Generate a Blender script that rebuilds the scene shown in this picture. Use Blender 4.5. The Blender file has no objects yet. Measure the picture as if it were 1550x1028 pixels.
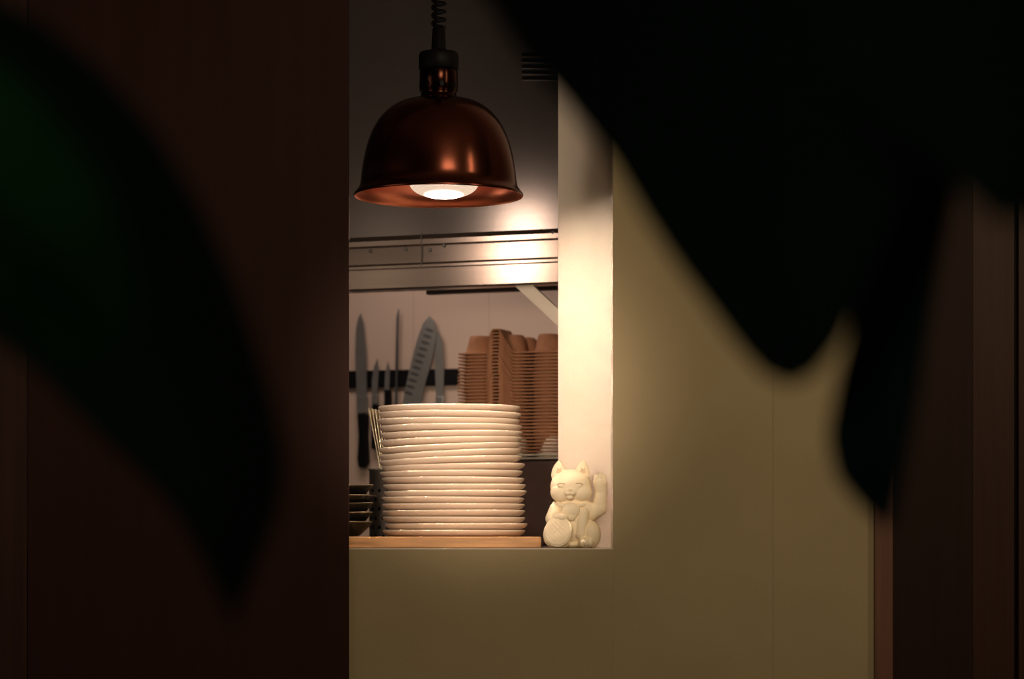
import bpy, bmesh, math, random
from mathutils import Vector, Matrix
random.seed(4)
S = bpy.context.scene
COL = S.collection
F = 85/36*1550
H = 1.17
HV = 812.0

# ---------------------------------------------------------------- materials
def newmat(name):
    m = bpy.data.materials.new(name); m.use_nodes = True
    return m, m.node_tree, m.node_tree.nodes['Principled BSDF']

def mat(name, col, rough=0.6, metal=0.0, var=0.08, vscale=12, bump=0.0, bscale=200,
        stretch=(1, 1, 1), spec=0.5, aniso=0.0):
    m, nt, b = newmat(name)
    tc = nt.nodes.new('ShaderNodeTexCoord')
    mp = nt.nodes.new('ShaderNodeMapping'); mp.inputs['Scale'].default_value = stretch
    nt.links.new(tc.outputs['Object'], mp.inputs[0])
    n = nt.nodes.new('ShaderNodeTexNoise'); n.inputs['Scale'].default_value = vscale
    n.inputs['Detail'].default_value = 4
    nt.links.new(mp.outputs[0], n.inputs['Vector'])
    r = nt.nodes.new('ShaderNodeValToRGB')
    c = Vector(col)
    lo = c*(1-var); hi = c*(1+var)
    r.color_ramp.elements[0].position = .3; r.color_ramp.elements[1].position = .7
    r.color_ramp.elements[0].color = (*lo, 1); r.color_ramp.elements[1].color = (*[min(1, q) for q in hi], 1)
    nt.links.new(n.outputs['Fac'], r.inputs[0])
    nt.links.new(r.outputs[0], b.inputs['Base Color'])
    b.inputs['Roughness'].default_value = rough
    b.inputs['Metallic'].default_value = metal
    b.inputs['Specular IOR Level'].default_value = spec
    b.inputs['Anisotropic'].default_value = aniso
    if bump:
        n2 = nt.nodes.new('ShaderNodeTexNoise'); n2.inputs['Scale'].default_value = bscale
        nt.links.new(mp.outputs[0], n2.inputs['Vector'])
        bp = nt.nodes.new('ShaderNodeBump'); bp.inputs['Strength'].default_value = bump
        bp.inputs['Distance'].default_value = .002
        nt.links.new(n2.outputs['Fac'], bp.inputs['Height'])
        nt.links.new(bp.outputs[0], b.inputs['Normal'])
    return m

M_dimplaster = mat('plaster_dim_light', (.345, .275, .160), .85, var=.05, vscale=6, bump=.15, bscale=150)  # same plaster as the reveal; the olive tone paints in dim light
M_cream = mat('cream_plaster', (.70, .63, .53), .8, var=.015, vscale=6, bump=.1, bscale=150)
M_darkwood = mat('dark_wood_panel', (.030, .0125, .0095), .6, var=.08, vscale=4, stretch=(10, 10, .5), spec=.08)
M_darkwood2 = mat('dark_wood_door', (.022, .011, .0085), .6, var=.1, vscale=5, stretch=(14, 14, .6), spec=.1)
M_redwood = mat('red_wood', (.13, .05, .03), .5, var=.2, vscale=5, stretch=(20, 20, .8))
M_midwood = mat('brown_wood', (.038, .017, .012), .5, var=.15, vscale=5, stretch=(20, 20, .8), spec=.15)
M_black = mat('black_plastic', (.004, .004, .005), .5, spec=.12)
M_dim = mat('floor_boards', (.10, .07, .05), .5, var=.2, vscale=4, stretch=(1, 10, 1))
M_ceil = mat('ceiling_paint', (.35, .3, .25), .9)
M_steel = mat('brushed_steel', (.42, .34, .30), .23, .95, var=.08, vscale=6, stretch=(1, 1, 60))
M_canopy = mat('satin_steel_canopy', (.27, .235, .225), .20, .80, var=.05, vscale=6, stretch=(1, 1, 30))
M_steeld = mat('dark_steel', (.10, .085, .08), .45, 1.0, var=.1)
M_blade = mat('blade_steel', (.33, .335, .33), .35, .8, var=.08, vscale=20)
M_bladed = mat('blade_hollow', (.11, .115, .12), .45, .8)
M_copper = mat('copper_lacquer', (.17, .052, .033), .20, 1.0, var=.05, vscale=3)
M_neck = mat('dark_copper_neck', (.045, .016, .011), .2, 1.0, var=.05, vscale=3)
M_copperin = mat('copper_inside', (.80, .27, .16), .38, 1.0, var=.05)
M_plate = mat('cream_stoneware', (.90, .76, .65), .9, var=.02, vscale=20, spec=.0)
M_cat = mat('cream_ceramic', (.95, .82, .61), .75, var=.02, vscale=30, spec=.15)
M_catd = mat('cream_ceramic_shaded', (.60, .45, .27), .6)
M_board = mat('oak_board', (.62, .34, .16), .5, var=.28, vscale=7, stretch=(1.2, 14, 14))
M_pulp = mat('moulded_pulp', (.36, .165, .085), .9, var=.10, vscale=60, bump=.3, bscale=300)
M_pulpw = mat('white_pulp', (.88, .80, .68), .9, var=.06, vscale=60, bump=.4, bscale=300)
M_box = mat('brown_box', (.13, .07, .055), .5, var=.1)
M_bowl = mat('dark_glazed_stoneware', (.012, .011, .011), .4, var=.2, vscale=30, spec=.3)
M_bowlrim = mat('lit_dish_rim', (.20, .16, .12), .6)  # paler colour stands in for light caught on the dish edges
M_card = mat('cream_card', (.82, .70, .52), .7)
M_work = mat('worktop_steel', (.35, .32, .3), .35, 1.0)
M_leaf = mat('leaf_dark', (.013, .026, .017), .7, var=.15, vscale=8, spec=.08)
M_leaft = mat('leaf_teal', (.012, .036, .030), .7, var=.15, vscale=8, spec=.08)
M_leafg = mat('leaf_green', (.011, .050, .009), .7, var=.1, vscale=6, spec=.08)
M_stem = mat('stem', (.02, .03, .012), .6)
M_pot = mat('terracotta', (.25, .1, .06), .8)

# tiled kitchen wall
def tilemat():
    m, nt, b = newmat('kitchen_wall_panels')
    tc = nt.nodes.new('ShaderNodeTexCoord')
    sep = nt.nodes.new('ShaderNodeSeparateXYZ'); nt.links.new(tc.outputs['Object'], sep.inputs[0])
    ad = nt.nodes.new('ShaderNodeMath'); ad.operation = 'ADD'; ad.inputs[1].default_value = 10.0 - .027
    nt.links.new(sep.outputs[0], ad.inputs[0])
    md = nt.nodes.new('ShaderNodeMath'); md.operation = 'MODULO'; md.inputs[1].default_value = .20
    nt.links.new(ad.outputs[0], md.inputs[0])
    lt = nt.nodes.new('ShaderNodeMath'); lt.operation = 'LESS_THAN'; lt.inputs[1].default_value = .002
    nt.links.new(md.outputs[0], lt.inputs[0])
    mx = nt.nodes.new('ShaderNodeMix'); mx.data_type = 'RGBA'
    mx.inputs[6].default_value = (.55, .43, .36, 1); mx.inputs[7].default_value = (.42, .32, .27, 1)
    nt.links.new(lt.outputs[0], mx.inputs[0]); nt.links.new(mx.outputs[2], b.inputs['Base Color'])
    b.inputs['Roughness'].default_value = .45
    return m
M_tile = tilemat()

def bulbmat(power, name):
    m, nt, b = newmat(name)
    tc = nt.nodes.new('ShaderNodeTexCoord')
    g = nt.nodes.new('ShaderNodeVectorMath'); g.operation = 'DISTANCE'
    g.inputs[1].default_value = (.0, -.012, -.03)
    nt.links.new(tc.outputs['Object'], g.inputs[0])
    mr = nt.nodes.new('ShaderNodeMapRange'); mr.inputs[1].default_value = .042; mr.inputs[2].default_value = .010
    mr.inputs[3].default_value = 0; mr.inputs[4].default_value = 1
    nt.links.new(g.outputs['Value'], mr.inputs[0])
    p = nt.nodes.new('ShaderNodeMath'); p.operation = 'POWER'; p.inputs[1].default_value = 5.0
    nt.links.new(mr.outputs[0], p.inputs[0])
    sn = nt.nodes.new('ShaderNodeMath'); sn.operation = 'MULTIPLY'; sn.inputs[1].default_value = 1100
    nt.links.new(g.outputs['Value'], sn.inputs[0])
    s2 = nt.nodes.new('ShaderNodeMath'); s2.operation = 'SINE'; nt.links.new(sn.outputs[0], s2.inputs[0])
    s3 = nt.nodes.new('ShaderNodeMath'); s3.operation = 'MULTIPLY_ADD'; s3.inputs[1].default_value = .06; s3.inputs[2].default_value = .78
    nt.links.new(s2.outputs[0], s3.inputs[0])
    a = nt.nodes.new('ShaderNodeMath'); a.operation = 'MULTIPLY_ADD'
    a.inputs[1].default_value = power
    nt.links.new(p.outputs[0], a.inputs[0]); nt.links.new(s3.outputs[0], a.inputs[2])
    b.inputs['Emission Color'].default_value = (1, .76, .56, 1)
    nt.links.new(a.outputs[0], b.inputs['Emission Strength'])
    b.inputs['Base Color'].default_value = (.5, .4, .36, 1)
    b.inputs['Roughness'].default_value = .2
    return m

# ---------------------------------------------------------------- helpers
def setp(o, parent=None, label=None, category=None, group=None, kind=None):
    if parent is not None:
        bpy.context.view_layer.update()
        o.parent = parent
        o.matrix_parent_inverse = parent.matrix_world.inverted()
    if label: o['label'] = label
    if category: o['category'] = category
    if group: o['group'] = group
    if kind: o['kind'] = kind
    return o

def mobj(name, verts, faces, mats, smooth=False, fm=None, origin=None, **kw):
    vs = [Vector(v) for v in verts]
    if origin is None:
        lo = Vector([min(v[i] for v in vs) for i in range(3)]); hi = Vector([max(v[i] for v in vs) for i in range(3)])
        origin = (lo+hi)/2
    origin = Vector(origin)
    me = bpy.data.meshes.new(name)
    me.from_pydata([tuple(v-origin) for v in vs], [], faces)
    if not isinstance(mats, (list, tuple)): mats = [mats]
    for m in mats: me.materials.append(m)
    if fm:
        for i, p in enumerate(me.polygons): p.material_index = fm[i]
    bm = bmesh.new(); bm.from_mesh(me)
    bmesh.ops.recalc_face_normals(bm, faces=bm.faces); bm.to_mesh(me); bm.free()
    for p in me.polygons: p.use_smooth = smooth
    o = bpy.data.objects.new(name, me); o.location = origin; COL.objects.link(o)
    return setp(o, **kw)

def empty(name, loc, **kw):
    o = bpy.data.objects.new(name, None); o.empty_display_size = .05
    o.location = loc; COL.objects.link(o)
    bpy.context.view_layer.update()
    return setp(o, **kw)

def lathe_data(prof, c, seg=64, sq=0):
    V, Fc = [], []
    n = len(prof)
    for (r, z) in prof:
        for k in range(seg):
            t = 2*math.pi*k/seg
            f = 1.0
            if sq: f = (abs(math.cos(t))**sq+abs(math.sin(t))**sq)**(-1.0/sq)
            V.append((c[0]+r*f*math.cos(t), c[1]+r*f*math.sin(t), c[2]+z))
    for i in range(n-1):
        for k in range(seg):
            k2 = (k+1) % seg
            Fc.append((i*seg+k, i*seg+k2, (i+1)*seg+k2, (i+1)*seg+k))
    return V, Fc

def lathe(name, prof, c, mats, seg=64, smooth=True, sq=0, **kw):
    V, Fc = lathe_data([(max(r, 1e-5), z) for r, z in prof], c, seg, sq)
    o = mobj(name, V, Fc, mats, smooth, origin=c, **kw)
    bm = bmesh.new(); bm.from_mesh(o.data)
    bmesh.ops.remove_doubles(bm, verts=bm.verts, dist=2e-5)
    bmesh.ops.recalc_face_normals(bm, faces=bm.faces); bm.to_mesh(o.data); bm.free()
    for p in o.data.polygons: p.use_smooth = smooth
    return o

def prism(name, poly, z0, z1, mats, sidemats=None, bevel=0, **kw):
    n = len(poly)
    V = [(x, y, z0) for x, y in poly]+[(x, y, z1) for x, y in poly]
    Fc = [tuple(range(n)), tuple(range(n, 2*n))]+[(i, (i+1) % n, n+(i+1) % n, n+i) for i in range(n)]
    fm = ([0, 0]+sidemats) if sidemats else None
    o = mobj(name, V, Fc, mats, False, fm, **kw)
    if bevel:
        md = o.modifiers.new('b', 'BEVEL'); md.width = bevel; md.segments = 2
    return o

def box(name, x0, x1, y0, y1, z0, z1, m, bevel=0, **kw):
    return prism(name, [(x0, y0), (x1, y0), (x1, y1), (x0, y1)], z0, z1, m, None, bevel, **kw)

def X(u, y): return (u-775)*y/F
def Z(v, y): return H+(HV-v)*y/F

# rotated kitchen frame
ang = math.radians(20)
A2 = Vector((math.cos(ang), -math.sin(ang))); N2 = Vector((-math.sin(ang), -math.cos(ang)))
O2 = Vector((X(610, 6.0), 6.0))
def KW(a, b, z=0):
    p = O2+A2*a+N2*b
    return Vector((p.x, p.y, z))
def K(u, v, b):
    du = (u-775)/F
    t = (b+O2.dot(N2))/(du*N2.x+N2.y)
    p = Vector((du*t, t))
    return (p-O2).dot(A2), H+(HV-v)/F*t
def kbox(name, a0, a1, b0, b1, z0, z1, m, bevel=0, **kw):
    poly = [tuple(KW(a, b)[:2]) for a, b in ((a0, b0), (a1, b0), (a1, b1), (a0, b1))]
    return prism(name, poly, z0, z1, m, None, bevel, **kw)
def kshape_data(px, b0, b1):
    pts = [K(u, v, b1) for u, v in px]
    n = len(pts)
    V = [KW(a, b0, z) for a, z in pts]+[KW(a, b1, z) for a, z in pts]
    Fc = [tuple(range(n)), tuple(range(n, 2*n))]+[(i, (i+1) % n, n+(i+1) % n, n+i) for i in range(n)]
    return V, Fc
def kshape(name, px, b0, b1, m, bevel=0, **kw):
    V, Fc = kshape_data(px, b0, b1)
    o = mobj(name, V, Fc, m, False, **kw)
    if bevel:
        md = o.modifiers.new('b', 'BEVEL'); md.width = bevel; md.segments = 3
    return o
def tube(name, pts, r, m, res=4, parent=None, radii=None, **kw):
    cu = bpy.data.curves.new(name, 'CURVE'); cu.dimensions = '3D'
    sp = cu.splines.new('POLY'); sp.points.add(len(pts)-1)
    for i, p in enumerate(pts):
        sp.points[i].co = (*p, 1)
        if radii: sp.points[i].radius = radii[i]
    cu.bevel_depth = r; cu.bevel_resolution = res; cu.use_fill_caps = True
    t = bpy.data.objects.new(name+'_c', cu); COL.objects.link(t)
    bpy.context.view_layer.update()
    me = bpy.data.meshes.new_from_object(t.evaluated_get(bpy.context.evaluated_depsgraph_get()))
    bpy.data.objects.remove(t)
    me.materials.clear(); me.materials.append(m)
    for p in me.polygons: p.use_smooth = True
    o = bpy.data.objects.new(name, me); COL.objects.link(o)
    return setp(o, parent, **kw)

# ---------------------------------------------------------------- room shell
YF = 4.21; YM = 4.305; YB = 4.47; ZC = 2.75
zs = Z(830, YF)
x928 = X(928, YF); x1170 = X(1170, YF); x845 = X(845, YB)
prism('wall_front', [(x928, YF), (x1170, YF), (x1170, YB), (x845, YB), (x928, YM)], 0, ZC, [M_dimplaster, M_cream], [0, 0, 1, 1, 1],
      kind='structure', label='plaster wall with dim light painted in, cream splayed hatch reveal')
box('wall_hatch_base', -1.6, x928-.0001, YF, YB, 0, zs-.002, [M_dimplaster], kind='structure', label='plaster wall below the serving hatch, dim light painted in')
prism('trim_1', [(-1.6, YF-.0005), (x928-.0006, YF-.0005), (x928-.0006, YM), (x845-.0006, YB), (-1.6, YB)], zs-.002, zs, M_cream, kind='structure',
      label='cream painted hatch ledge')
box('wall_right', x1170+.0001, X(1325, 4.22)+.1, 4.2092, YB, 0, ZC, M_dimplaster, kind='structure',
      label='plaster side wall, dim light painted in')
yp = 4.19
box('trim_2', X(1325, yp), X(1352, yp), yp, yp+.019, 0, ZC, M_redwood, kind='structure', label='reddish wooden door jamb')
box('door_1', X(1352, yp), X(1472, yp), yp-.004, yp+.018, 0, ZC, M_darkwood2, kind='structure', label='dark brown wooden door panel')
box('trim_3', X(1472, yp), X(1534, yp), yp-.006, yp+.018, 0, ZC, M_midwood, kind='structure', label='brown wooden door stile')
box('trim_4', X(1541, yp), X(1640, yp), yp-.006, yp+.018, 0, ZC, M_midwood, kind='structure', label='brown wooden post')
box('wall_side', X(1534, yp+.03)-.05, X(1541, yp+.03)+.3, yp+.0195, yp+.07, 0, ZC, M_black, kind='structure', label='dark gap behind wooden posts')
yl = 4.202
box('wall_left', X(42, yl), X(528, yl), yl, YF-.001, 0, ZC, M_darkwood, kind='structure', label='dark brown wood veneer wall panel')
box('trim_5', X(-120, yl), X(42, yl)-.001, yl-.002, YF-.001, 0, ZC, M_midwood, kind='structure', label='brown wooden post')
box('floor', -3, 3, -1, 7.5, -.05, 0, M_dim, kind='structure')
box('ceiling', -3, 3, -1, 7.5, ZC, ZC+.05, M_ceil, kind='structure')
wb = bpy.data.objects.new('wall_back', bpy.data.meshes.new('wall_back'))
wb.data.from_pydata([(x, y, z) for y in (0, .1) for z in (0, ZC) for x in (-2.2, 2.0)], [],
                    [(0, 1, 3, 2), (4, 6, 7, 5), (0, 2, 6, 4), (1, 5, 7, 3), (0, 4, 5, 1), (2, 3, 7, 6)])
wb.data.materials.append(M_tile); wb.location = KW(0, 0, 0); wb.rotation_euler = (0, 0, -ang)
COL.objects.link(wb); setp(wb, kind='structure', label='pale pinkish panelled kitchen wall')

def backy(x): return 6.0-math.tan(ang)*(x-O2.x)
zw = zs
prism('kitchen_worktop', [(-1.5, YB+.001), (1.1, YB+.001), (1.1, backy(1.1)-.002), (-1.5, backy(-1.5)-.002)], zw-.04, zw, M_work,
      label='brushed steel kitchen worktop behind the serving hatch', category='worktop')
prism('kitchen_counter', [(-1.5, YB+.03), (1.1, YB+.03), (1.1, backy(1.1)-.002), (-1.5, backy(-1.5)-.002)], 0, zw-.0401, M_steeld,
      label='dark steel base cabinet under the worktop', category='cabinet')

# ---------------------------------------------------------------- range hood
bh = .80
hood = empty('range_hood', KW(.2, bh, 1.7), label='stainless steel extractor hood with riveted lower rail', category='extractor hood')
a0, a1 = -1.3, .75
zr = K(640, 362, bh+.03)[1]; zr2 = K(640, 404, bh+.03)[1]; zr3 = K(640, 437, bh+.02)[1]
def kprofile(name, prof, m, a0=a0, a1=a1, parent=hood, **kw):
    n = len(prof)
    V = [KW(a0, b, z) for b, z in prof]+[KW(a1, b, z) for b, z in prof]
    Fc = [tuple(range(n)), tuple(range(n, 2*n))]+[(i, (i+1) % n, n+(i+1) % n, n+i) for i in range(n)]
    return mobj(name, V, Fc, m, False, parent=parent, **kw)
kprofile('canopy', [(bh, ZC-.01), (bh, zr+.012), (bh-.02, zr+.012), (bh-.02, ZC-.01)], M_canopy)
kprofile('rail', [(bh-.02, zr+.012), (bh+.012, zr+.012), (bh+.03, zr), (bh+.03, zr-.010), (bh+.025, zr-.014), (bh+.0262, zr2+.010), (bh+.030, zr2+.005), (bh+.030, zr2), (bh-.02, zr2)], M_steel)
kprofile('lower_lip', [(bh-.02, zr2-.002), (bh+.022, zr2-.002), (bh+.021, zr3+.004), (bh+.017, zr3), (bh-.02, zr3)], M_steel)
kprofile('filter_rail', [(bh-.30, zr3+.06), (bh-.28, zr3+.06), (bh-.28, zr3+.02), (bh-.30, zr3+.02)], M_steeld, a0=K(650, 440, .5)[0], a1=.7)
for (u, v) in ((613, 377), (650, 378), (671, 371), (836, 352), (560, 380)):
    a, z = K(u, v, bh+.031)
    p = KW(a, bh+.0275, z)
    bm = bmesh.new(); bmesh.ops.create_uvsphere(bm, u_segments=12, v_segments=8, radius=.004)
    me = bpy.data.meshes.new('rivet'); bm.to_mesh(me); bm.free(); me.materials.append(M_blade)
    r = bpy.data.objects.new('rivet', me); r.location = p; COL.objects.link(r); setp(r, hood)
V, Fc = [], []
for i in range(5):
    v0 = 80+i*9
    vv, ff = kshape_data([(790, v0), (852, v0), (852, v0+5), (790, v0+5)], bh, bh+.004)
    Fc += [tuple(j+len(V) for j in f) for f in ff]; V += vv
mobj('vent', V, Fc, M_black, parent=hood, label='black louvred vent slots')
kshape('seam', [(637, 352), (638.5, 352), (638.5, 403), (637, 403)], bh+.0295, bh+.0305, M_steeld, parent=hood)
kshape('brace', [(776, 430), (800, 426), (905, 524), (905, 549)], .785, .797, M_cream, parent=hood, label='pale diagonal support bracket')

# ---------------------------------------------------------------- knives
rack = kshape('magnetic_knife_rack', [(500, 562), (693, 558), (693, 583), (500, 588)], .0005, .014, M_black, bevel=.002,
              label='black magnetic knife strip mounted on the kitchen wall', category='knife rack')
def knife(blade, handle, bolster, label, hollows=None, hm=M_black):
    a, z = K(*blade[0], .02)
    e = empty('kitchen_knife', KW(a, .018, z), label=label, category='knife')
    V, Fc = kshape_data(blade, .0145, .017); fm = [0]*len(Fc)
    if hollows:
        for (cu, cv, du, dv) in hollows:
            pts = []
            for k in range(10):
                t = 2*math.pi*k/10
                lx, ly = 7.0*math.cos(t), 2.6*math.sin(t)
                pts.append((cu+lx, cv+ly+lx*.28))
            vv, ff = kshape_data(pts, .017, .0173)
            Fc += [tuple(j+len(V) for j in f) for f in ff]; V += vv; fm += [1]*len(ff)
    mobj('blade', V, Fc, [M_blade, M_bladed], fm=fm, parent=e)
    if bolster: kshape('bolster', bolster, .011, .021, M_blade, .002, parent=e)
    kshape('handle', handle, .006, .026, hm, .004, parent=e)
    return e
knife([(546, 474), (550, 490), (554, 530), (555, 600), (540, 600), (538, 540), (539, 500), (542, 482)],
      [(540, 626), (555, 626), (554, 660), (556, 700), (552, 708), (542, 708), (540, 695), (542, 660)],
      [(540, 600), (555, 600), (555, 626), (540, 626)], 'long carving knife with black handle on the magnetic strip')
knife([(571, 543), (573, 560), (571, 598), (563, 598), (563, 575), (566, 555)],
      [(562, 612), (571, 612), (572, 680), (561, 680)],
      [(562, 598), (571, 598), (571, 612), (562, 612)], 'narrow utility knife with black handle')
knife([(587, 547), (590, 560), (589, 590), (582, 590), (583, 565)],
      [(581, 590), (589, 590), (590, 660), (580, 660)], None, 'small paring knife with black handle')
knife([(650, 478), (657, 486), (661, 503), (655, 540), (645, 575), (636, 612), (609, 612), (614, 585), (622, 550), (631, 515), (640, 490)],
      [(612, 634), (632, 634), (626, 700), (604, 700)],
      [(609, 612), (636, 612), (632, 634), (612, 634)], 'wide chef knife with hollow-ground dimples along the edge',
      hollows=[(650-i*3.2, 500+i*9.5, .28, .95) for i in range(11)])
knife([(663, 500), (669, 515), (672, 560), (671, 600), (660, 600), (658, 545), (660, 515)],
      [(659, 612), (671, 612), (673, 690), (660, 690)],
      [(659, 600), (671, 600), (671, 612), (659, 612)], 'slim boning knife partly behind the chef knife')
a, z = K(603, 468, .02)
e = empty('sharpening_steel', KW(a, .018, z), label='thin round sharpening steel on the magnetic strip', category='sharpening steel')
p0 = K(603.5, 468, .018); p1 = K(602, 480, .018); p2 = K(599.5, 618, .018)
tube('rod', [KW(*q[:1], .018, q[1]) for q in (p0, p1, p2)], .0035, M_bladed, parent=e, radii=[.35, .9, 1.1])
p3 = K(599, 700, .018)
tube('handle', [KW(p2[0], .018, p2[1]), KW(p2[0], .018, p2[1]-.02), KW(p3[0], .018, p3[1])], .010, M_black, parent=e)

# ---------------------------------------------------------------- storage box + egg trays
az, ztop = K(800, 697, .50)
aL = K(693, 533, .50)[0]
kbox('storage_box', aL+.02, aL+.34, .16, .50, zw+.0005, ztop, M_box, .006, label='reddish brown storage crate carrying the egg trays', category='box')
RX = .099
def tray_mesh(name, m):
    n = 75; w = .30
    def h(x, y):
        z = 0
        for i in range(4):
            for j in range(4):
                cx = .036+i*.082; cy = .040+j*.075
                d = math.hypot(x-cx, (y-cy))
                t = max(0, min(1, (.032-d)/.011))
                z = max(z, .040*t*t*(3-2*t)-(.006 if d < .010 else 0))
        d = abs(x-RX); t = max(0, min(1, (.031-d)/.022))
        if y < .05: z = max(z, .050*t)
        if min(x, w-x) < .006: z = 0
        if y < .008 and abs(x-RX) > .03: z = 0
        return z
    V, Fc = [], []
    for j in range(n+1):
        for i in range(n+1):
            x = w*i/n; y = w*j/n
            yy = y
            if j <= 2:
                yy = y-.026*max(0, min(1, 2.0*(1-abs(x-RX)/.031)))
            V.append((x, yy, h(x, y)))
    for j in range(n):
        for i in range(n):
            q = j*(n+1)+i
            Fc.append((q, q+1, q+n+2, q+n+1))
    me = bpy.data.meshes.new(name); me.from_pydata(V, [], Fc); me.materials.append(m)
    for p in me.polygons: p.use_smooth = True
    return me
tm = tray_mesh('egg_tray', M_pulp); tmw = tray_mesh('egg_tray_white', M_pulpw)
zt = K(760, 533, .5)[1]
zb = ztop+.006
nT = 31
pitch = (zt-zb)/nT
for i in range(nT+1):
    white = i < 2
    o = bpy.data.objects.new('egg_tray', tmw if white else tm)
    z = zb+pitch*i
    jx = random.uniform(-.0008, .0008)+(0.0 if not white else .01); jb = random.uniform(-.0005, .0005)
    o.location = KW(aL+jx+.001*math.sin(i*.5), .50+jb+(.008 if white else 0), z); o.rotation_euler = (0, 0, -ang+random.uniform(-.003, .003))
    COL.objects.link(o)
    md = o.modifiers.new('s', 'SOLIDIFY'); md.thickness = .0033
    setp(o, label='white moulded pulp egg tray at the stack bottom' if white else 'brown moulded pulp egg tray in a tall stack', category='egg tray', group='stack of egg trays')

# ---------------------------------------------------------------- board, plates
yS = 4.53
zbt = Z(812.5, 4.28)
box('wooden_board', -.62, X(819, 4.30), 4.275, 4.69, zs+.0005, zbt, M_board, .002, label='long oak board on the hatch ledge under the plates', category='board')
pxS = yS/F
npl = 20
tilts = [0, .2, -.2, .3, 0, -.3, .4, .2, -.1, .6, 1.3, 2.2, 2.8, 2.4, 1.6, .9, .4, -.1, -.3, .1]
zt_pl = Z(616, yS)
pp = (zt_pl-zbt-.0125)/(npl-1)
R = 108*pxS
prof = [(0, .0005), (.068, .0005), (.070, 0), (.076, 0), (.080, .0001), (R-.021, .0001), (R-.0108, .0012), (R-.0042, .0044), (R-.0010, .0076), (R, .0094), (R-.0002, .0110), (R-.0014, .0118),
        (R-.0047, .0116), (R-.014, .0104), (.084, .0098), (.074, .0104), (0, .0104)]
first = None
for i in range(npl):
    cx = X(689.5 - 10.5*(i/(npl-1))**1.3+random.uniform(-2.4, 2.4), yS)
    cz = zbt+.0006+pp*i
    if first is None:
        o = lathe('dinner_plate', prof, (cx, yS, cz), M_plate, 96); first = o
    else:
        o = first.copy(); COL.objects.link(o); o.location = (cx, yS+random.uniform(-.002, .002), cz)
    o.rotation_euler = (math.radians(random.uniform(-.25, .25)), -math.radians(tilts[i]), 0)
    setp(o, label='cream stoneware dinner plate in the tall stack on the board', category='plate', group='stack of dinner plates')

# ---------------------------------------------------------------- dark square dishes
yb = 4.50; pxb = yb/F
rB = 56*pxb
bp = [(0, 0), (rB*.60, 0), (rB*.66, .002), (rB*.80, .010), (rB*.96, .023), (rB, .0262), (rB+.0006, .0275), (rB-.002, .028), (rB-.006, .024), (rB*.78, .0125), (rB*.66, .0045), (0, .004)]
fb = None
for i in range(5):
    cz = zbt+.0006+i*.0165
    if fb is None:
        o = lathe('square_dish', bp, (X(507, yb), yb, cz), [M_bowl, M_bowlrim], 96, sq=8)
        for p in o.data.polygons:
            if p.center.z > .0268: p.material_index = 1
        fb = o
    else:
        o = fb.copy(); COL.objects.link(o); o.location = (X(507+random.uniform(-2, 2), yb), yb, cz)
    o.rotation_euler = (0, math.radians(random.uniform(-2, 2)), random.uniform(-.08, .08))
    setp(o, label='dark glazed square dish with flared sides in a small stack', category='dish', group='stack of dark dishes')

# ---------------------------------------------------------------- cutlery holder with cards
yc = 4.76; pc = yc/F
hold = empty('cutlery_holder', (X(588, yc), yc, zw+.0005), label='perforated steel cutlery holder on the worktop', category='cutlery holder')
rc = 29*pc; hc = Z(711, yc)-zw; xh = X(588, yc)
lathe('body', [(0, 0), (rc, 0), (rc, hc), (rc+.002, hc+.001), (rc+.002, hc-.002), (rc-.001, hc-.003), (rc-.001, .002), (0, .002)], (xh, yc, zw+.0005), M_blade, 48, parent=hold)
V, Fc = [], []
for j in range(6):
    for i in range(14):
        t = 2*math.pi*(i+.5*(j % 2))/14; z = .02+j*.018
        c = Vector((xh+(rc+.0003)*math.cos(t), yc+(rc+.0003)*math.sin(t), zw+z))
        tx = Vector((-math.sin(t), math.cos(t), 0)); n0 = len(V)
        for k in range(8):
            q = 2*math.pi*k/8; V.append(c+tx*.0035*math.cos(q)+Vector((0, 0, .0035*math.sin(q))))
        Fc.append(tuple(range(n0, n0+8)))
mobj('holes', V, Fc, M_black, parent=hold)
for i in range(5):
    tu = 559+i*5.0; bu = 576+i*2.6
    xt, xb = X(tu, yc), X(bu, yc); zt_, zb_ = Z(619+i*.8, yc), zw+.02
    y0, y1 = yc-.020, yc+.020
    th = .0018
    dx = (xb-xt); zm = Z(712, yc)
    xbb = xb+dx*.35
    V = [(xt, y0-.012, zt_), (xt+th, y0-.012, zt_), (xt+th, y1+.012, zt_), (xt, y1+.012, zt_),
         (xb, y0, zm), (xb+th, y0, zm), (xb+th, y1, zm), (xb, y1, zm),
         (xbb, y0, zb_), (xbb+th, y0, zb_), (xbb+th, y1, zb_), (xbb, y1, zb_)]
    Fc = [(0, 1, 2, 3)]
    for s in (0, 4):
        for k in range(4):
            Fc.append((s+k, s+(k+1) % 4, s+4+(k+1) % 4, s+4+k))
    Fc.append((8, 9, 10, 11))
    mobj('menu_card', V, Fc, M_card, label='cream card leaning out of the cutlery holder', category='card', group='cards in the cutlery holder')

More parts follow.
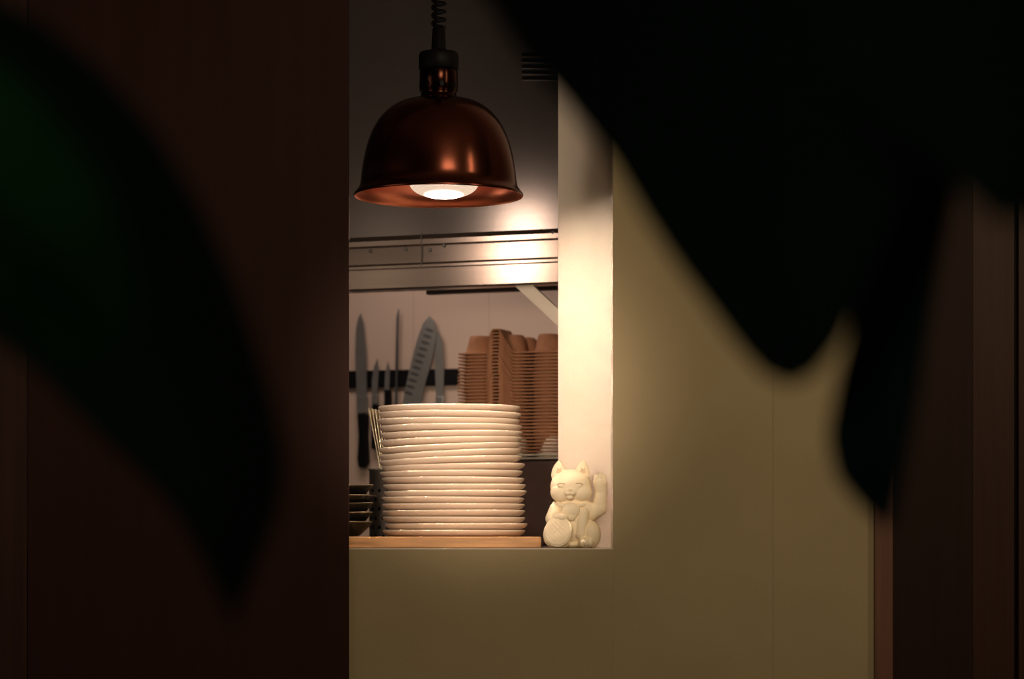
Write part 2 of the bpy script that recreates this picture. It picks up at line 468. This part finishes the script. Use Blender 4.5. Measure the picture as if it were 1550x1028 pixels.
# ---------------------------------------------------------------- lucky cat
yC = 4.255; s = yC/F
c0 = Vector((X(866, yC), yC, zs+.0006))
cat = empty('lucky_cat_figurine', c0, label='cream ceramic beckoning cat with raised paw on the ledge', category='cat figurine')
def blobs(name, items, vox, m, sm=4, **kw):
    bm = bmesh.new()
    for it in items:
        kind = it[0]
        if kind == 'e':
            _, c, r = it[:3]
            rot = it[3] if len(it) > 3 else (0, 0, 0)
            M = Matrix.Translation(Vector(c)*s) @ Matrix.Rotation(rot[2], 4, 'Z') @ Matrix.Rotation(rot[1], 4, 'Y') @ Matrix.Rotation(rot[0], 4, 'X') @ Matrix.Diagonal((r[0]*s, r[1]*s, r[2]*s, 1))
            bmesh.ops.create_icosphere(bm, subdivisions=4, radius=1, matrix=M)
        elif kind == 'c':
            _, p, q, r1, r2 = it
            p = Vector(p); q = Vector(q); n = 10
            for k in range(n+1):
                t = k/n; c = p.lerp(q, t); r = r1+(r2-r1)*t
                bmesh.ops.create_icosphere(bm, subdivisions=3, radius=r*s, matrix=Matrix.Translation(c*s))
        elif kind == 'ear':
            _, c, top, r1, fl = it
            c = Vector(c); top = Vector(top); n = 14
            for k in range(n+1):
                t = k/n; p = c.lerp(top, t); r = r1*(1-t**1.6)*1.0+2.0
                bmesh.ops.create_icosphere(bm, subdivisions=2, radius=1, matrix=Matrix.Translation(p*s) @ Matrix.Diagonal((r*s, r*s*fl, r*s*.8, 1)))
    me = bpy.data.meshes.new(name+'_t'); bm.to_mesh(me); bm.free()
    t = bpy.data.objects.new(name+'_t', me); COL.objects.link(t)
    md = t.modifiers.new('r', 'REMESH'); md.mode = 'VOXEL'; md.voxel_size = vox
    md2 = t.modifiers.new('s', 'SMOOTH'); md2.iterations = sm; md2.factor = .5
    bpy.context.view_layer.update()
    me2 = bpy.data.meshes.new_from_object(t.evaluated_get(bpy.context.evaluated_depsgraph_get()))
    bpy.data.objects.remove(t)
    me2.materials.clear(); me2.materials.append(m)
    for p in me2.polygons: p.use_smooth = True
    o = bpy.data.objects.new(name, me2); o.location = c0; COL.objects.link(o)
    return setp(o, cat, **kw)
body = [
 ('e', (0, 4, 26), (37, 29, 28)), ('e', (0, 4, 5), (37, 26, 6)),
 ('e', (1, 2, 48), (30, 25, 30)), ('e', (0, 0, 64), (23, 19, 14)),
 ('e', (-2, 0, 93), (31, 26, 26)), ('e', (-15, -6, 84), (18, 18, 16)), ('e', (12, -6, 84), (18, 18, 16)),
 ('e', (-4, -22, 83), (10, 7, 7)), 
 ('e', (-4, -28, 87), (3, 3, 2.2)), ('e', (-4, -22, 76), (6, 6, 4)),
 ('e', (-17, -22, 94), (5.5, 3, 3.5)), ('e', (9, -22, 94), (5.5, 3, 3.5)),
 ('ear', (-20, 0, 110), (-20, -2, 131), 10.5, .55), ('ear', (15, 0, 110), (17, -2, 131), 10.5, .55),
 ('e', (-29, -6, 20), (15, 25, 20)), ('e', (29, -6, 20), (14, 25, 21)),
 ('e', (20, -24, 8), (12, 13, 8.5)), ('e', (14, -34, 8), (4, 4.5, 6)), ('e', (20, -36, 8), (4, 4.5, 6)), ('e', (26.5, -34, 8), (4, 4.5, 6)),
 ('e', (-16, -25, 8), (12, 11, 8)),
 ('c', (-24, -6, 58), (-31, -18, 44), 11, 10), ('c', (-31, -18, 44), (-17, -25, 46), 9, 8.5),
 ('e', (-14, -28, 46), (8, 7, 7)),
 ('c', (16, -16, 52), (12, -22, 20), 9, 8), ('c', (18, -6, 60), (30, -2, 56), 12, 12),
]
blobs('body', body, .0010, M_cat, 1)
arm = [('c', (30, -2, 54), (41, -4, 60), 13, 12), ('c', (41, -4, 60), (44, -6, 84), 11.5, 9), ('c', (44, -6, 84), (42.5, -8, 96), 9, 9.8),
       ('e', (42, -9, 99), (11, 8.5, 9.5)), ('c', (35.3, -12, 100), (35.8, -13, 107.5), 4, 3.6), ('c', (42, -12, 102), (42.5, -13, 110), 4.2, 3.7), ('c', (48.5, -12, 100), (48, -13, 107.5), 3.9, 3.5)]
blobs('raised_arm', arm, .0009, M_cat, 1)
blobs('bib', [('e', (-3, -21, 56), (15, 9, 12)), ('e', (-3, -23, 47), (9, 6, 7))]+[('e', (26*math.cos(t)-1, -22*math.sin(t), 67-3.5*math.sin(t)), (3.4, 3.4, 3)) for t in [math.radians(q) for q in range(-20, 201, 6)]], .001, M_cat, 1)
V, Fc = [], []
nr, ns = 16, 48
for side in (0, 1):
    for i in range(nr+1):
        for k in range(ns):
            t = 2*math.pi*k/ns; r = i/nr
            x = 21*r*math.cos(t); z = 24*r*math.sin(t)
            d = 3.0*math.sqrt(max(0, 1-r**6))
            if side == 0:
                g = max(abs(math.sin((x+z)*.42)), 0)*abs(math.sin((x-z)*.42))
                y = -d-(.3*g if r < .85 else (.4 if r < .97 else 0))
            else: y = d
            p = Matrix.Rotation(math.radians(-14), 3, 'X') @ Vector((x, y, z))
            p = Matrix.Rotation(math.radians(-14), 3, 'Z') @ p
            V.append(c0+(p+Vector((-22, -33, 25)))*s)
for side in (0, 1):
    b0 = side*(nr+1)*ns
    for i in range(nr):
        for k in range(ns):
            k2 = (k+1) % ns
            Fc.append((b0+i*ns+k, b0+i*ns+k2, b0+(i+1)*ns+k2, b0+(i+1)*ns+k))
for k in range(ns):
    Fc.append((nr*ns+k, nr*ns+(k+1) % ns, (nr+1)*ns+nr*ns+(k+1) % ns, (nr+1)*ns+nr*ns+k))
mobj('coin', V, Fc, M_cat, True, parent=cat, label='oval quilted-relief cream coin')
def cl(name, pts, r=.9):
    tube(name, [c0+Vector(p)*s for p in pts], r*s, M_catd, 3, parent=cat)
for cx in (-17, 9):
    cl('eye', [(cx-6+12*k/8, -25.6+abs(k-4)*.45, 95.5+1.8*math.sin(math.pi*k/8)) for k in range(9)])
cl('mouth', [(-10, -27.5, 81), (-7, -28.9, 79.5), (-4, -29.1, 81.5), (-1, -28.9, 79.5), (2, -27.5, 81)], .7)
for cx, tx in ((-20, -20), (15.5, 17)):
    V = [c0+Vector(p)*s for p in ((cx-5, -7.8, 113), (cx+5, -7.8, 113), (tx+1.5, -4.8, 124), (tx-1.5, -4.8, 124))]
    mobj('inner_ear', V, [(0, 1, 2, 3)], M_catd, parent=cat)

# ---------------------------------------------------------------- heat lamps
def make_lamp(x, yL, zR, label, power):
    pL = 4.30/F
    cL = (x, yL, zR)
    lamp = empty('heat_lamp', cL, label=label, category='heat lamp')
    def hz(v): return (297-v)*pL
    dome = [(28, 150), (43, 151), (58, 155), (71, 162), (83, 172), (94, 186), (102, 201), (108.5, 219), (113, 238), (116, 256), (117.5, 270), (118.5, 279), (121, 286), (126, 291.5), (128.5, 294.5), (128.5, 297)]
    pr = [(r*pL, hz(v)) for r, v in dome]
    inn = [((r-1.6)*pL, hz(v+1.5)) for r, v in reversed(dome)]
    o = lathe('lamp_shade', pr+inn, cL, [M_copper, M_copperin], 128, parent=lamp)
    for p in o.data.polygons:
        n = p.normal; rad = (n.x*p.center.x+n.y*p.center.y)
        if rad < 0 or n.z < -.9: p.material_index = 1
    md = o.modifiers.new('sub', 'SUBSURF'); md.levels = 1; md.render_levels = 2
    lathe('lamp_neck', [(0, hz(153)), (30*pL, hz(153)), (30*pL, hz(148)), (27*pL, hz(146)), (27*pL, hz(140)), (29*pL, hz(138)), (29*pL, hz(110)), (28*pL, hz(106)), (0, hz(106))], cL, M_neck, 64, parent=lamp)
    lathe('lamp_cap', [(0, hz(107)), (28*pL, hz(107)), (30*pL, hz(105)), (30*pL, hz(84)), (28*pL, hz(80)), (13*pL, hz(78)), (11*pL, hz(74)), (9.5*pL, hz(44)), (7*pL, hz(41)), (0, hz(41))], cL, M_black, 64, parent=lamp)
    for k in range(8):
        t = 2*math.pi*k/8+.2
        c = Vector(cL)+Vector((29.3*pL*math.cos(t), 29.3*pL*math.sin(t), hz(131)))
        tx = Vector((-math.sin(t), math.cos(t), 0))
        V = []
        for q in range(10):
            w = 2*math.pi*q/10; V.append(c+tx*3.2*pL*math.cos(w)+Vector((0, 0, 4.5*pL*math.sin(w))))
        mobj('vent_hole', V, [tuple(range(10))], M_black, parent=lamp)
    pts = []
    ztop_c = ZC-.02-cL[2]
    turns = int((ztop_c-hz(42))/(12*pL))
    N = turns*12
    for k in range(N+1):
        t = 2*math.pi*k/12
        pts.append(Vector(cL)+Vector((8.4*pL*math.cos(t), 8.4*pL*math.sin(t), hz(42)+(ztop_c-hz(42))*k/N)))
    tube('cord', pts, 3.4*pL, M_black, 3, parent=lamp)
    lathe('ceiling_rose', [(0, 0), (.04, 0), (.04, .012), (.03, .022), (0, .022)], (cL[0], cL[1], ZC-.0225), M_black, 32, parent=lamp)
    rb = 52*pL
    zbulb = hz(300.5)
    bpz = []
    for k in range(13):
        t = math.pi/2*k/12
        bpz.append((rb*math.sin(t), zbulb - .026*math.cos(t) + .026))
    bpz += [(rb*.97, zbulb+.036), (rb*.75, zbulb+.054), (rb*.5, zbulb+.077), (.02, zbulb+.095), (.018, hz(165)), (0, hz(165))]
    cb = (cL[0]+8*pL, cL[1], cL[2]+zbulb+.03)
    lathe('light_bulb', [(r, z-zbulb-.03) for r, z in bpz], cb, bulbmat(power, 'frosted_bulb'), 64, parent=lamp)
make_lamp(X(664, 4.30), 4.30, Z(297, 4.30), 'copper dome heat lamp on black coiled cord above the ledge', 1700)

# ---------------------------------------------------------------- plants
def resample(pts, n):
    P = [Vector(p) for p in pts]; L = [0]
    for i in range(1, len(P)): L.append(L[-1]+(P[i]-P[i-1]).length)
    out = []
    for k in range(n):
        d = L[-1]*k/(n-1); i = 1
        while i < len(L)-1 and L[i] < d: i += 1
        t = (d-L[i-1])/max(1e-9, L[i]-L[i-1]); out.append(P[i-1].lerp(P[i], t))
    return out
def leaf(e1, e2, d, m, parent, fold=.03, bend=.05, **kw):
    n, c = 40, 13
    a = resample(e1, n); b = resample(e2, n)
    V, Fc = [], []
    for i in range(n):
        for j in range(c):
            t = j/(c-1); p = a[i].lerp(b[i], t)
            mid = 1-abs(2*t-1)
            y = d+fold*mid*math.sin(math.pi*min(1, i/(n-1)*1.0+.15))+bend*(i/(n-1)-.5)+.001*math.sin(i*.7)*(1-mid)
            V.append((X(p.x, y), y, Z(p.y, y)))
    for i in range(n-1):
        for j in range(c-1):
            q = i*c+j; Fc.append((q, q+1, q+c+1, q+c))
    o = mobj('leaf', V, Fc, m, True, parent=parent, **kw)
    md = o.modifiers.new('s', 'SOLIDIFY'); md.thickness = .0006
    rib = [Vector(V[i*c+c//2])+Vector((0, -.001, 0)) for i in range(n)]
    tube('midrib', rib, .0016, m, 2, parent=o)
    return rib[0]
def plant(name, px_, py_, leaves, label):
    e = empty(name, (px_, py_, .0), label=label, category='plant')
    lathe('pot', [(0, 0.001), (.13, 0.001), (.17, .30), (.18, .30), (.18, .33), (.165, .33), (.155, .28), (0, .28)], (px_, py_, 0), M_pot, 40, parent=e)
    tops = []
    for L in leaves:
        tops.append(leaf(*L[:3], L[3], e, *(L[4:6])))
    tube('stem', [(px_, py_, .27), (px_+.01, py_, .8), (px_-.005, py_, 1.3), (px_, py_, 1.52)], .012, M_stem, parent=e)
    for t in tops:
        z0 = min(1.5, max(1.0, t.z-.08))
        p0 = Vector((px_, py_, z0)); mid = (p0+t)/2+Vector((0, 0, .03))
        tube('petiole', [p0, mid, t], .003, M_stem, parent=e)
    return e
LA = ([(-170, -90), (-60, -30), (60, 30), (160, 110), (240, 205), (305, 315), (350, 415), (385, 515), (415, 615), (432, 700), (424, 770), (394, 850), (352, 945)],
      [(-260, 300), (-160, 420), (-60, 480), (0, 520), (60, 568), (120, 630), (180, 690), (230, 735), (270, 785), (300, 840), (325, 890), (352, 945)], 1.0, M_leaf, .02, .04)
LB = ([(-200, -60), (-80, 40), (40, 120), (120, 210), (175, 300), (205, 400), (205, 500), (160, 575)],
      [(-240, 200), (-180, 330), (-120, 430), (-60, 480), (0, 500), (50, 535), (100, 570), (160, 575)], .74, M_leafg, -.02, .03)
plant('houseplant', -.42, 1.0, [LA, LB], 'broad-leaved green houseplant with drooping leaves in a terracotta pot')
LC = ([(670, -110), (730, -10), (790, 85), (845, 145), (925, 243), (972, 325), (1022, 400), (1072, 466), (1118, 528), (1155, 567), (1195, 583)],
      [(1580, -110), (1545, -20), (1505, 60), (1465, 130), (1420, 215), (1375, 300), (1338, 385), (1308, 450), (1272, 520), (1235, 566), (1195, 583)], 1.02, M_leaf, .02, .03)
LD = ([(1370, 130), (1345, 270), (1318, 380), (1291, 480), (1268, 570), (1252, 660), (1264, 722), (1302, 768), (1348, 802)],
      [(1470, 130), (1450, 270), (1425, 390), (1408, 490), (1394, 580), (1382, 650), (1371, 710), (1361, 760), (1348, 802)], 1.12, M_leaft, .01, .02)
LE = ([(1150, -90), (1210, 0), (1260, 80), (1320, 155), (1380, 220), (1440, 275), (1510, 335)],
      [(2020, -90), (1980, 60), (1920, 150), (1840, 230), (1740, 290), (1620, 325), (1510, 335)], .80, M_leaf, .01, .02)
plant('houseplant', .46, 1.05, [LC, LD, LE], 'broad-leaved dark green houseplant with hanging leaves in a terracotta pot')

# ---------------------------------------------------------------- lights
def area(name, loc, target, size, power, col, sy=None):
    l = bpy.data.lights.new(name, 'AREA'); l.size = size; l.energy = power; l.color = col
    if sy: l.shape = 'RECTANGLE'; l.size_y = sy
    o = bpy.data.objects.new(name, l); o.location = loc
    o.rotation_euler = (Vector(target)-Vector(loc)).to_track_quat('-Z', 'Y').to_euler(); COL.objects.link(o)
    return o
def spot(name, loc, target, power, deg, col, soft=.1):
    l = bpy.data.lights.new(name, 'SPOT'); l.energy = power; l.spot_size = math.radians(deg); l.spot_blend = 1; l.shadow_soft_size = soft; l.color = col
    o = bpy.data.objects.new(name, l); o.location = loc
    o.rotation_euler = (Vector(target)-o.location).to_track_quat('-Z', 'Y').to_euler(); COL.objects.link(o)
area('room_fill', (.5, 2.1, 2.3), (.35, 4.2, 1.05), .6, 12.5, (1, .78, .51))  # unseen area light added to brighten the front walls
area('room_strip', (1.15, 3.2, 2.05), (.3, 4.2, 1.7), .05, 2.5, (1, .79, .48), .9)
area('side_fill', (-1.45, 3.45, 1.70), (.1, 4.35, 1.55), .8, 1.5, (1, .78, .56), .8)  # unseen soft light added from the left for the hatch reveal
area('hood_glint', (-.42, 4.50, 1.83), (.06, 5.05, 1.78), .09, 1.1, (1, .76, .58), .23)  # unseen panel added at the mirror position to put highlights on the hood
spot('counter_fill', (-.30, 2.6, 1.55), (-.02, 4.4, 1.42), 135, 22.5, (1, .78, .58), .10)  # added front fill for plates, cat and reveal, no fixture
p = KW(.1, .45, 1.95)
area('back_wall_fill', p, KW(.15, .15, 1.2), .5, 1.9, (1, .76, .62), .2)  # unseen light added behind the hood lip for back wall and trays
spot('leaf_fill', (-.05, .1, 1.55), (-.24, .9, 1.27), 1.9, 28, (.9, 1, .8), .05)  # added spot that lifts the left leaves out of black
spot('leaf_fill', (-.12, .1, 1.40), (.14, 1.0, 1.32), 1.3, 24, (.9, 1, .85), .05)  # weak added spot giving the right leaves some tone
w = bpy.data.worlds.new('w'); S.world = w; w.use_nodes = True
w.node_tree.nodes['Background'].inputs[0].default_value = (1, .7, .5, 1)
w.node_tree.nodes['Background'].inputs[1].default_value = .014

cam = bpy.data.cameras.new('camera'); co = bpy.data.objects.new('camera', cam); COL.objects.link(co)
co.location = (0, 0, H); co.rotation_euler = (math.pi/2, 0, 0)
cam.lens = 85; cam.sensor_width = 36; cam.shift_y = (HV-514)/1550
cam.dof.use_dof = True; cam.dof.focus_distance = 4.34; cam.dof.aperture_fstop = 4.4
cam.clip_start = .05
S.camera = co
S.view_settings.view_transform = 'Standard'
